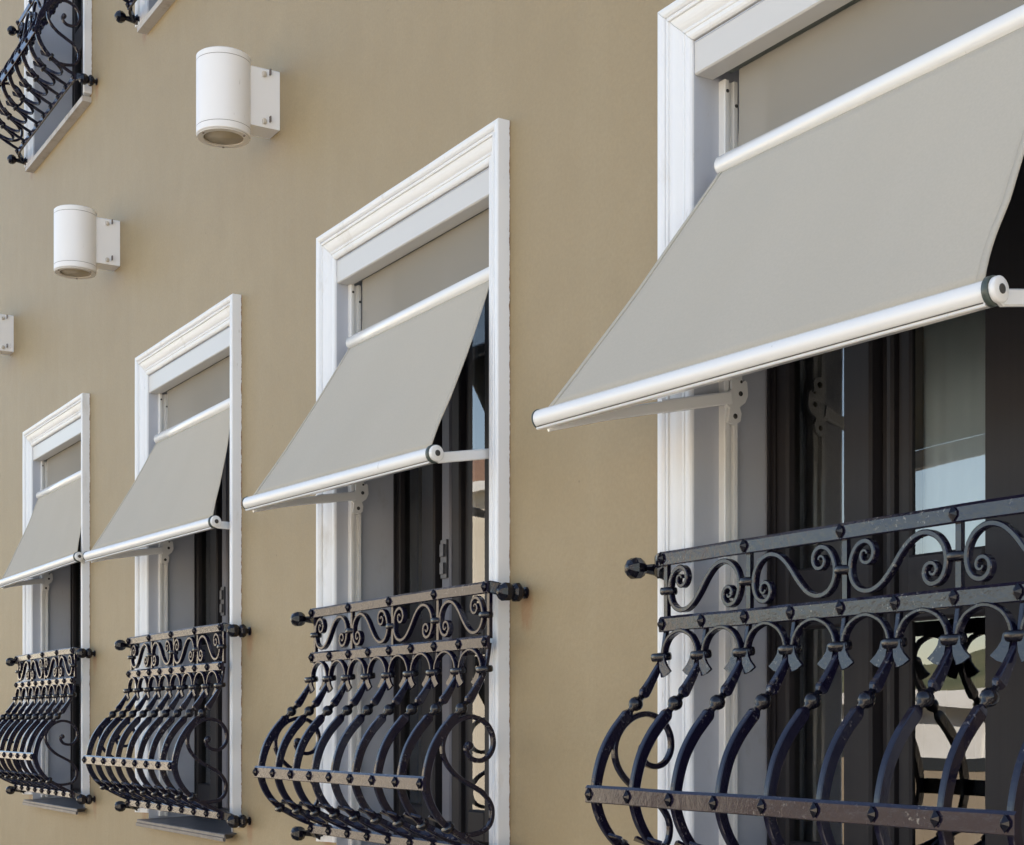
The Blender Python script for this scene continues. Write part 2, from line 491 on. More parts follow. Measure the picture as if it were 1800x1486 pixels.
# ---------------------------------------------------------------- the facade
bld = empty('facade_building', -5, 0, GZ)
tag(bld, 'olive beige rendered building whose street facade runs away to the left', 'building')
ORG[:] = [-5, 0, GZ]
holes = [(x + JW - 0.002, x + WW - JW + 0.002, -0.445, 1.5755) for x in WIN_X] + \
        [(x + JW - 0.002, x + WW - JW + 0.002, UP - 0.445, UP + 1.5755) for x, _ in UPPER]
X0, X1, Z1 = -46.0, 4.0, 6.3
def wall_mesh():
    b = MB()
    rows = sorted(set([GZ, Z1] + [h[2] for h in holes] + [h[3] for h in holes]))
    for a, c in zip(rows[:-1], rows[1:]):
        zm = (a + c) / 2
        hs = sorted([h for h in holes if h[2] < zm < h[3]])
        x = X0
        for h in hs:
            b.add([(x, 0, a), (h[0], 0, a), (h[0], 0, c), (x, 0, c)], [(0, 1, 2, 3)])
            x = h[1]
        b.add([(x, 0, a), (X1, 0, a), (X1, 0, c), (x, 0, c)], [(0, 1, 2, 3)])
    # returns of each opening (wall thickness), ends, top and back
    for h in holes:
        u0, u1, a, c = h
        for q in ([(u0, 0, a), (u0, -.5, a), (u0, -.5, c), (u0, 0, c)], [(u1, 0, a), (u1, 0, c), (u1, -.5, c), (u1, -.5, a)],
                  [(u0, 0, c), (u0, -.5, c), (u1, -.5, c), (u1, 0, c)], [(u0, 0, a), (u1, 0, a), (u1, -.5, a), (u0, -.5, a)]):
            b.add(q, [(0, 1, 2, 3)])
    D = -11
    for q in ([(X1, 0, GZ), (X1, D, GZ), (X1, D, Z1), (X1, 0, Z1)], [(X0, 0, GZ), (X0, 0, Z1), (X0, D, Z1), (X0, D, GZ)],
              [(X0, 0, Z1), (X1, 0, Z1), (X1, D, Z1), (X0, D, Z1)], [(X0, D, GZ), (X0, D, Z1), (X1, D, Z1), (X1, D, GZ)]):
        b.add(q, [(0, 1, 2, 3)])
    return b
o = wall_mesh().build('wall', M['wall'], bld)
# the wall's texture is laid out in world metres: shift its mesh so that object space is world space
o.location = (5, 0, -GZ)
o.data.transform(__import__('mathutils').Matrix.Translation((-5, 0, GZ)))
MB().box(X0 - .1, X1 + .1, -11.1, .28, Z1 + .002, Z1 + .3).build('cornice', M['trim'], bld)
# window surround moulding: (offset inwards from the outer edge, height proud of the wall)
PROF = [(0, -0.0005), (0.0, 0.038), (0.003, 0.0415), (0.010, 0.0425), (0.018, 0.0405), (0.0235, 0.0365), (0.0245, 0.0325), (0.027, 0.0325),
        (0.0285, 0.0362), (0.032, 0.0375), (0.0355, 0.0362), (0.0365, 0.031), (0.040, 0.0305), (0.047, 0.0288), (0.054, 0.0262), (0.061, 0.0225),
        (0.067, 0.018), (0.0685, 0.0195), (0.0715, 0.0200), (0.0745, 0.019), (0.0755, 0.0165), (0.079, 0.0165), (0.0805, 0.0178), (0.086, 0.0172),
        (0.0915, 0.0145), (0.095, 0.010), (0.095, -0.0005)]
ZT, ZB = 1.6733, -0.405
def jamb(left):
    b = MB(); k = len(PROF)
    nz_ = 26
    vs = []; fs = []
    for i in range(nz_ + 1):
        for (w, d) in PROF:
            top = ZT - w - 0.0006
            z = ZB + (top - ZB) * i / nz_
            u = w if left else WW - w
            wob = 0.0011 * noise.noise(Vector((z * 3.1, 5.0 if left else 9.0, w * 4)))
            vs.append((u + wob, d + (wob * 0.8 if d > 0 else 0), z))
    for i in range(nz_):
        for j in range(k):
            j2 = (j + 1) % k
            fs.append((i * k + j, i * k + j2, (i + 1) * k + j2, (i + 1) * k + j))
    fs += [tuple(range(k)), tuple(range(nz_ * k, nz_ * k + k))]
    return b.add(vs, fs)
def lintel():
    b = MB(); k = len(PROF); nn = 14
    vs = []; fs = []
    for i in range(nn + 1):
        for (w, d) in PROF:
            u = (w + 0.0006) + (WW - 2 * w - 0.0012) * i / nn
            wob = 0.001 * noise.noise(Vector((u * 3.1, 2.0, w * 4)))
            vs.append((u, d + (wob if d > 0 else 0), ZT - w + wob))
    for i in range(nn):
        for j in range(k):
            j2 = (j + 1) % k
            fs.append((i * k + j, i * k + j2, (i + 1) * k + j2, (i + 1) * k + j))
    fs += [tuple(range(k)), tuple(range(nn * k, nn * k + k))]
    return b.add(vs, fs)

WD = -0.2                                            # plane of the casement faces
IL, IR, IT, IB = JW, WW - JW, 1.573, -0.43
def member(b, u0, u1, z0, z1, d1=WD, th=0.055):
    """joinery member with a moulded (chamfered) face"""
    c = 0.006
    vs = [(u0, d1 - th, z0), (u1, d1 - th, z0), (u1, d1 - th, z1), (u0, d1 - th, z1),
          (u0, d1 - c, z0), (u1, d1 - c, z0), (u1, d1 - c, z1), (u0, d1 - c, z1),
          (u0 + c, d1, z0 + c), (u1 - c, d1, z0 + c), (u1 - c, d1, z1 - c), (u0 + c, d1, z1 - c)]
    fs = [(3, 2, 1, 0), (0, 1, 5, 4), (1, 2, 6, 5), (2, 3, 7, 6), (3, 0, 4, 7), (4, 5, 9, 8), (5, 6, 10, 9), (6, 7, 11, 10), (7, 4, 8, 11), (8, 9, 10, 11)]
    return b.add(vs, fs)

def make_window(variant, stone=False):
    """variant 0: shut casement; variant 1: right leaf ajar, its edge and latch showing"""
    ORG[:] = [WW / 2, 0, IB]
    w = MB()                                         # the window itself: fixed outer frame
    member(w, IL + .0, IL + 0.05, IB, IT, WD - 0.012, 0.07)
    member(w, IR - 0.05, IR, IB, IT, WD - 0.012, 0.07)
    member(w, IL + 0.05, IR - 0.05, IT - 0.05, IT, WD - 0.012, 0.07)
    member(w, IL + 0.05, IR - 0.05, IB, IB + 0.055, WD - 0.012, 0.07)
    root = w.build('window', M['wood'], bld)
    # slim raised beads on the frame
    MB().box(IL + .012, IL + .020, WD - .012, WD - .004, IB, IT).box(IL + .032, IL + .038, WD - .012, WD - .007, IB, IT).build('frame_bead', M['wood'], root)
    jamb(True).build('jamb', M['trim'], root)
    jamb(False).build('jamb', M['trim'], root)
    lintel().build('lintel', M['lintel'], root)
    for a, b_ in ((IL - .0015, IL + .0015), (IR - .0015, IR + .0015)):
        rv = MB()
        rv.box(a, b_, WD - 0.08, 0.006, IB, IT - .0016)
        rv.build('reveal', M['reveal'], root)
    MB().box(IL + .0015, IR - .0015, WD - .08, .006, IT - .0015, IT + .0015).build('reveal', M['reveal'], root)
    # room lining behind the glass
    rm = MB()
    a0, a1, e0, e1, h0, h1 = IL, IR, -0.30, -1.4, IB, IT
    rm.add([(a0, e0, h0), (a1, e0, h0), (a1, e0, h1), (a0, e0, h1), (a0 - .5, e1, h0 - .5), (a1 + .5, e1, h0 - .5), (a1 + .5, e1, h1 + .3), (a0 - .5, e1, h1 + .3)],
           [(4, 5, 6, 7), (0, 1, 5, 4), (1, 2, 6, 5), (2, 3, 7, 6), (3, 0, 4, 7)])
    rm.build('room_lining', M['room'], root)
    # casement bars: (u0, u1) relative to inner left edge
    def stile(a, b_, d1=WD, th=0.05): 
        s_ = MB(); member(s_, IL + a, IL + b_, IB + .056, IT - .051, d1, th); s_.build('stile', M['wood'], root)
    def rail(a, b_, z0, z1, d1=WD - .002): 
        s_ = MB(); member(s_, IL + a, IL + b_, z0, z1, d1, 0.046); s_.build('rail', M['wood'], root)
    def pane(a, b_, z0, z1, d1=WD - 0.022, tilt=0.0):
        b = MB()
        u0, u1 = IL + a, IL + b_
        b.add([(u0, d1, z0), (u1, d1 + tilt, z0), (u1, d1 + tilt, z1), (u0, d1, z1)], [(0, 1, 2, 3)])
        pn = b.build('pane', M['glass'], root)
        if pn.data.polygons[0].normal.y > 0: pn.data.flip_normals()      # glass faces the street
    if variant == 0:
        leafs = [(0.052, 0.090, 0.269, 0.355), (0.452, 0.460, 0.671, 0.79), ]
        stile(0.052, 0.088); stile(0.269, 0.357)
        stile(0.380, 0.402, WD - .02, .03); stile(0.358, 0.380, WD - .03, .03); stile(0.402, 0.452, WD - 0.034, .03)
        stile(0.452, 0.462, WD - .012, .04); stile(0.671, 0.80); stile(0.948, 0.982)
        ps = [(0.088, 0.269), (0.462, 0.671), (0.80, 0.948)]
    else:
        stile(0.052, 0.062); stile(0.224, 0.312)
        stile(0.312, 0.343, WD - .034, .03)
        b = MB(); member(b, IL + .343, IL + .401, IB + .056, IT - .051, WD - .012, .04); b.build('leaf_edge', M['edge'], root)
        hd = MB(); hd.box(IL + .352, IL + .392, WD - .0118, WD - .004, 0.475, 0.60); 
        hd.box(IL + .360, IL + .384, WD - .004, WD + .004, 0.545, 0.585); hd.box(IL + .360, IL + .384, WD - .004, WD + .004, 0.488, 0.525)
        hd.build('latch', M['brass'], root)
        stile(0.401, 0.458, WD - .016, .04); stile(0.458, 0.532, WD - .034, .03)
        stile(0.640, 0.75); stile(0.948, 0.982)
        ps = [(0.062, 0.224), (0.532, 0.640), (0.75, 0.948)]
    for a, b_ in ps:
        rail(a, b_, 0.218, 0.357)
        rail(a, b_, IB + .056, -0.274)
        rail(a, b_, IT - 0.14, IT - .051)
        pane(a, b_, -0.274, 0.218); pane(a, b_, 0.357, IT - 0.14)
    if variant == 0:
        cv = MB(); q = 40  # added pleated sheet; its colour stands in for sky mirrored in the upper panes
        for j in range(2):
            for i in range(q + 1):
                cv.v.append((IL + .43 + .56 * i / q, WD - .062 + .008 * math.sin(i * 1.1) * (1 if j else .8), 0.30 if j == 0 else IT - .06))
        for i in range(q): cv.f.append((i, i + 1, i + q + 2, i + q + 1)); cv.sm.append(True)
        cv.build('sky_tone_sheet', M['sky_tone_sheet'], root)
    # sill
    sl = MB()
    x0, x1 = (0.076, WW - 0.045)
    if not stone:
        pr = [(WD, -0.425), (0.052, -0.4335), (0.055, -0.4365), (0.055, -0.447), (0.060, -0.449), (0.060, -0.462), (0.052, -0.464), (0.0475, -0.452), (0.0005, -0.452), (0.0005, -0.4455), (WD, -0.4455)]
        vs = [(x0 if d > 0.001 else IL + .002, d, z) for d, z in pr] + [(x1 if d > 0.001 else IR - .002, d, z) for d, z in pr]
        k = len(pr)
        sl.add(vs, [(i, (i + 1) % k, (i + 1) % k + k, i + k) for i in range(k)] + [tuple(range(k - 1, -1, -1)), tuple(range(k, 2 * k))])
        sl.build('sill', M['sill'], root)
    else:
        sl.box(0.05, WW - 0.012, WD, 0.046, -0.4445, -0.418)
        sl.build('sill', M['stone'], root)
    ORG[:] = [0, 0, 0]
    return root
w0 = make_window(0); w1 = make_window(1); wu = make_window(1, True)
def put_window(o, x, z0):
    o.location = (x + WW / 2 + 5, 0, z0 + IB - GZ)
put_window(w0, WIN_X[0], 0)
put_window(w1, WIN_X[1], 0)
put_window(wu, UPPER[0][0], UP)
for x in WIN_X[2:]: put_window(copy_tree(w1, bld), x, 0)
put_window(copy_tree(wu, bld), UPPER[1][0], UP)

# ---------------------------------------------------------------- wrought iron window guards
GZB = -0.37
ZTOP, ZMID, ZFR, ZBOT = 0.3722, 0.2223, -0.1599, -0.3534
DTOP, DFR, DBOT = 0.0992, 0.2923, 0.1028
PITCH = GL / 8
def make_guard():
    ORG[:] = [GL / 2, 0.02, GZB]
    g = empty('window_guard')
    I, IR_, ID = M['iron'], M['iron_rail'], M['iron_dark']
    # rails
    def rail_bar(name, d, z, hh, over):
        b = MB()
        pr = [(d - .010, -hh), (d - .002, -hh), (d, -hh + .002), (d, hh - .006), (d - .005, hh), (d - .010, hh)]
        nn = 24; vs = []; fs = []
        for i in range(nn + 1):
            u = -over + (GL + 2 * over) * i / nn
            w = 0.0012 * noise.noise(Vector((u * 6, z * 9, 3)))
            vs += [(u, a + w, z + b2 + w) for a, b2 in pr]
        for i in range(nn):
            for j in range(6):
                fs.append((i * 6 + j, i * 6 + (j + 1) % 6, (i + 1) * 6 + (j + 1) % 6, (i + 1) * 6 + j))
        fs += [tuple(range(6)), tuple(range(nn * 6, nn * 6 + 6))]
        return b.add(vs, fs).build(name, IR_, g)
    rail_bar('top_rail', DTOP, ZTOP, 0.0165, 0.012)
    rail_bar('middle_rail', DTOP, ZMID, 0.0175, 0.012)
    rail_bar('front_rail', DFR + .006, ZFR, 0.0195, 0.016)
    rail_bar('bottom_rail', DBOT, ZBOT, 0.0165, 0.012)
    # studs: elongated faceted nail heads
    sb = MB()
    ring = [(0.0105 * math.sin(2 * math.pi * i / 6 + math.pi / 6), 0.0135 * math.cos(2 * math.pi * i / 6 + math.pi / 6)) for i in range(6)]
    ring = [(-.0095, 0.004), (-.0095, -.004), (0, -.0155), (.0095, -.004), (.0095, .004), (0, .0155)]
    vs = [(a * .8, -.001, b * .8) for a, b in ring] + [(a, 0.004, b) for a, b in ring] + [(0, 0.013, 0)]
    fs = [(i, (i + 1) % 6, (i + 1) % 6 + 6, i + 6) for i in range(6)] + [(i + 6, (i + 1) % 6 + 6, 12) for i in range(6)] + [(5, 4, 3, 2, 1, 0)]
    sb.add(vs, fs)
    OR = ORG[:]; ORG[:] = [0, 0, 0]
    me_stud = sb.mesh('stud', ID)
    # collars: rounded band wrapped round bar and scroll ends
    def collar_mesh(w, dp, h):
        b = MB()
        def rr(w_, d_): return [(x, y) for x, y in rect(w_, d_, min(w_, d_) * 0.32)]
        lv = [(-h / 2, .86), (-h * .36, .96), (-h * .12, 1.0), (h * .12, 1.0), (h * .36, .96), (h / 2, .86)]
        vs = []; fs = []
        for z, s in lv: vs += [(x * s, y * s, z) for x, y in rr(w, dp)]
        for i in range(len(lv) - 1):
            for j in range(8): fs.append((i * 8 + j, i * 8 + (j + 1) % 8, (i + 1) * 8 + (j + 1) % 8, (i + 1) * 8 + j))
        fs += [tuple(range(7, -1, -1)), tuple(range(40, 48))]
        return b.add(vs, fs, True).mesh('collar', ID)
    me_col = collar_mesh(.052, .040, .0185)
    me_col_s = collar_mesh(.044, .034, .0165)
    me_kn = MB().lathe((0, 0, 0), (0, 0, 1), [(-.023, .0075), (-.0155, .0075), (-.012, .0125), (-.005, .0162), (.002, .0168), (.008, .0145), (.013, .0095), (.0155, .0075), (.023, .0075)], 12).mesh('knuckle', ID)
    ORG[:] = OR
    for i in range(5): inst('stud', me_stud, g, GL * i / 4, DTOP, ZTOP)
    for z, d in ((ZMID, DTOP), (ZFR, DFR + .006), (ZBOT, DBOT)):
        for i in range(9): inst('stud', me_stud, g, PITCH * i, d, z)
    # baluster: belly curve in the (d, z) plane
    up = [(0.084, ZMID - .002), (0.090, 0.180), (0.098, 0.145), (0.116, 0.112), (0.140, 0.075), (0.158, 0.054)]
    lo = [(0.184, 0.028), (0.200, 0.010), (0.232, -0.026), (0.259, -0.070), (0.275, -0.118), (0.281, -0.160), (0.276, -0.192), (0.261, -0.226), (0.238, -0.257), (0.214, -0.278),
          (0.180, -0.300), (0.135, -0.324), (0.092, -0.343)]
    pu = crom([(0, d, z) for d, z in up], 5)
    pl = crom([(0, d, z) for d, z in lo], 5)
    def prof_scale(P, z):
        return 1.0
    su = []
    for i, p in enumerate(pu):
        f = i / (len(pu) - 1)
        if f < .4: s_ = (.8, .5)
        elif f < .9: k = (f - .4) / .5; s_ = (.8 + .4 * k, .5 + .75 * k)
        else: k = (f - .9) / .1; s_ = (1.2 - .6 * k, 1.25 - .85 * k)
        su.append(s_)
    slo = []
    for i, p in enumerate(pl):
        f = i / (len(pl) - 1)
        if f < .06: k = f / .06; s_ = (.6 + .6 * k, .42 + .85 * k)
        elif f < .55: k = (f - .06) / .49; s_ = (1.2 - .2 * k, 1.27 - .22 * k)
        else: k = (f - .55) / .45; s_ = (1.0 - .15 * k, 1.05 - .45 * k)
        slo.append(s_)
    bar = rect(0.0132, 0.0205, 0.0018)
    bm_ = MB().sweep(pu, bar, (1, 0, 0), su).sweep(pl, bar, (1, 0, 0), slo)
    o0 = ORG[:]; ORG[:] = [0, 0, 0]
    me_bal = bm_.mesh('baluster', I)
    ORG[:] = o0
    kn_a = math.atan2(0.026, 0.026)
    for i in range(9):
        b = inst('baluster', me_bal, g, PITCH * i, 0, 0)
        k = bpy.data.objects.new('knuckle', me_kn); C.objects.link(k); k.parent = b
        k.location = (0, -0.171, 0.041); k.rotation_euler = (-math.pi / 4, 0, 0)
        inst('collar', me_col, g, PITCH * i, 0.100, 0.148, (R(8), 0, 0))
        inst('collar', me_col_s, g, PITCH * i, 0.214, -0.279, (R(-60) * -1, 0, 0))
    # posts between top and middle rail
    pm = MB().box(-.0065, .0065, 0.078, 0.0885, ZMID + .010, ZTOP - .010)
    ORG[:] = [0, 0, 0]; me_post = pm.mesh('post', I); ORG[:] = o0
    for i in range(5): inst('post', me_post, g, GL * i / 4, 0, 0)
    # arches with flared tails, upper (vertical plane) and lower (tilted plane of the belly's underside)
    # local frame: a along the rail, t from the collar towards the rail
    def arch_parts(frame, s=1.0):
        arch = crom([(-.0635, -.004), (-.060, .012), (-.0545, .026), (-.040, .043), (-.018, .0535), (0, .0565), (.018, .0535), (.040, .043), (.0545, .026), (.060, .012), (.0635, -.004)], 4)
        A = MB(); pts = [frame(a[0], a[1] * s, 0.0) for a in arch]
        nrm = Vector(frame(0, 0, 1)) - Vector(frame(0, 0, 0))
        A.sweep(pts, rect(.017, .0085, .0018), tuple(nrm))
        return A
    def tail_poly(side):
        return [(side * a, b) for a, b in [(.009, .004), (.008, -.012), (.0105, -.028), (.0185, -.048), (.035, -.043), (.050, -.034), (.036, -.022), (.027, -.010), (.024, .004)]]
    def tail(frame, side, thick=.006, s=1.0):
        P = tail_poly(side); T = MB(); k = len(P)
        vs = [frame(a, b * s, -thick / 2) for a, b in P] + [frame(a, b * s, thick / 2) for a, b in P]
        return T.add(vs, [(i, (i + 1) % k, (i + 1) % k + k, i + k) for i in range(k)] + [tuple(range(k - 1, -1, -1)), tuple(range(k, 2 * k))])
    def frU(a, t, nn): return (a, 0.099 + nn, 0.148 + t)
    e = Vector((0.092 - 0.214, -0.343 + 0.279)).normalized()           # (d, z) direction collar -> bottom rail
    def frL(a, t, nn): return (a, 0.214 + e.x * t + e.y * nn * -1, -0.279 + e.y * t + e.x * nn * 1)
    ORG[:] = [0, 0, 0]
    def frT(a, t, nn): return (a, 0.1085 + nn - t * 0.08, 0.148 + t)
    me_au = arch_parts(frU).mesh('arch', I); me_al = arch_parts(frL, 1.45).mesh('arch', I)
    me_t = {('u', s): tail(frT, s).mesh('tail', I) for s in (-1, 1)}
    def frLT(a, t, nn): return frL(a, t, nn - .006)
    me_t.update({('l', s): tail(frLT, s, .006, 1.15).mesh('tail', I) for s in (-1, 1)})
    ORG[:] = o0
    for i in range(8):
        inst('arch', me_au, g, PITCH * (i + .5), 0, 0)
        inst('lower_arch', me_al, g, PITCH * (i + .5), 0, 0)
    for i in range(9):
        for s in (-1, 1):
            if (i == 0 and s < 0) or (i == 8 and s > 0): continue
            inst('tail', me_t[('u', s)], g, PITCH * i, 0, 0)
            inst('lower_tail', me_t[('l', s)], g, PITCH * i, 0, 0)
    # S scrolls of the top band
    def spiral(cx_, cz_, r0, a0, turns, n_):
        out_ = []
        for q_ in range(1, n_ + 1):
            f_ = q_ / n_
            rr_ = r0 * (1 - f_) ** 1.15 * 0.84 + r0 * 0.16
            an_ = a0 - f_ * turns * 2 * math.pi
            out_.append((cx_ + rr_ * math.cos(an_), cz_ + rr_ * math.sin(an_)))
        return out_
    top_sp = spiral(0.0625, 0.3215, 0.0262, math.pi / 2, 1.22, 14)
    bot_sp = spiral(0.2320, 0.2755, 0.0240, -math.pi / 2, 1.22, 14)
    S = top_sp[::-1] + [(0.0600, 0.3477), (0.0400, 0.3405), (0.0262, 0.3215), (0.0210, 0.2980),
         (0.0275, 0.2725), (0.0475, 0.2550), (0.0755, 0.2515), (0.1030, 0.2625), (0.1302, 0.2876), (0.1571, 0.3190), (0.1835, 0.3400), (0.2128, 0.3475), (0.2396, 0.3400), (0.2580, 0.3220), (0.2660, 0.2980),
         (0.2630, 0.2740), (0.2510, 0.2570), (0.2330, 0.2515)] + bot_sp
    path = crom([(a, 0.088, b) for a, b in S], 4)
    sc = []
    for i in range(len(path)):
        f = min(i, len(path) - 1 - i) / 52
        sc.append((1.0, 0.45 + 0.55 * min(1, f)))
    ORG[:] = [0, 0, 0]
    Sm = MB().sweep(path, rect(.016, .0112, .002), (0, 1, 0), sc)
    me_s = Sm.mesh('scroll', I)
    Sm.v = [(-u, d, z) for u, d, z in Sm.v]
    me_s2 = Sm.mesh('scroll', I)
    ORG[:] = o0
    q = GL / 4
    inst('scroll', me_s, g, 0.0, 0, 0); inst('scroll', me_s2, g, 2 * q, 0, 0)
    inst('scroll', me_s, g, 2 * q, 0, 0); inst('scroll', me_s2, g, 4 * q, 0, 0)
    for i in range(5):
        inst('collar', me_col_s, g, GL * i / 4 + (0.012 if i == 0 else -0.012 if i == 4 else 0), 0.088, 0.297)
    # S scroll of each flank, in the (d, z) plane
    F_ = [(0.152, -0.068), (0.142, -0.064), (0.140, -0.080), (0.155, -0.094), (0.180, -0.0) ]
    F_ = [(0.150, -0.060), (0.142, -0.064), (0.141, -0.078), (0.133, -0.094), (0.112, -0.101), (0.088, -0.090), (0.073, -0.062), (0.077, -0.026), (0.100, 0.004), (0.140, 0.018), (0.178, 0.010),
          (0.208, -0.012), (0.227, -0.044), (0.229, -0.080), (0.213, -0.114), (0.180, -0.146), (0.138, -0.170), (0.103, -0.191), (0.078, -0.228), (0.080, -0.268), (0.102, -0.292), (0.140, -0.301), (0.178, -0.299), (0.208, -0.288)]
    F_[0:5] = [(0.146, -0.052), (0.157, -0.062), (0.153, -0.082), (0.138, -0.097), (0.112, -0.101)]
    path = crom([(0, d, z) for d, z in F_], 4)
    sc = [(1.0, 1.0 if i > 5 else .6 + .08 * i) for i in range(len(path))]
    ORG[:] = [0, 0, 0]
    fm = MB().sweep(path, rect(.014, .0125, .002), (1, 0, 0), sc)
    fm.lathe((-.009, .149, -.060), (1, 0, 0), [(0, .008), (.003, .012), (.015, .012), (.018, .008)], 12)
    me_f = fm.mesh('side_scroll', I)
    ORG[:] = o0
    inst('side_scroll', me_f, g, 0.0, 0, 0); inst('side_scroll', me_f, g, GL, 0, 0)
    # wall fixings: ball-headed pegs, joined to the rails by a twisted strap
    def peg(u, z, dball, rail_u, rz):
        b = MB()
        b.lathe((u, 0.0005, z), (0, 1, 0), [(0, .017), (.004, .017), (.006, .010), (.014, .010), (.018, .020), (.028, .0275), (.038, .026), (.046, .016),
                                        (dball - .018, .009)], 8, False)
        p = b.build('wall_peg', ID, g)
        bb = MB()
        r = .0262
        bb.lathe((u, dball - r, z), (0, 1, 0), [(0, .008), (r * .25, r * .72), (r * .7, r * .98), (r * 1.25, r), (r * 1.72, r * .74), (r * 1.97, r * .28), (r * 2.0, .002)], 8, False)
        bb.build('ball', ID, p)
        s = MB()
        st = crom([(rail_u, DTOP - .012, rz), (rail_u * .6 + u * .4, DTOP - .018, rz - .004), (u, .05, z)], 5)
        s.sweep(st, rect(.034, .014, .003), (0, 0, 1))
        s.build('strap', ID, g)
    for z in (ZTOP, ZBOT):
        dz = -0.016 if z > 0 else -0.022
        peg(-.083, z + dz, .112, -.008, z)
        peg(GL + .055, z + dz, .066, GL + .008, z)
    ORG[:] = [0, 0, 0]
    return g
guard = make_guard()
GLAB = ['nearest and largest black iron window guard, cut off by the right edge',
        'black iron window guard in the bottom middle, second from the right',
        'black wrought iron window guard on the third window from the right, between its two lamps columns',
        'smallest black iron window guard at lower left, belly cut off by the left edge',
        'black iron window guard in the upper left corner, seen from below',
        'black iron window guard at the top edge, only its lower corner in view']
GLAB[2] = 'black iron window guard bulging below the third awning from the right'
spots = [(WIN_X[0] + GOFF, .0036), (WIN_X[1] + GOFF, 0), (WIN_X[2] + GOFF, -.0005), (WIN_X[3] + GOFF, -.005), (UPPER[0][0] + GOFF, UP), (UPPER[1][0] + GOFF, UP)]
for i, (x, dz) in enumerate(spots):
    o = guard if i == 0 else copy_tree(guard)
    o.location = (x + GL / 2, -0.02, GZB + dz)
    tag(o, GLAB[i], 'window guard', 'bulging iron window guards')

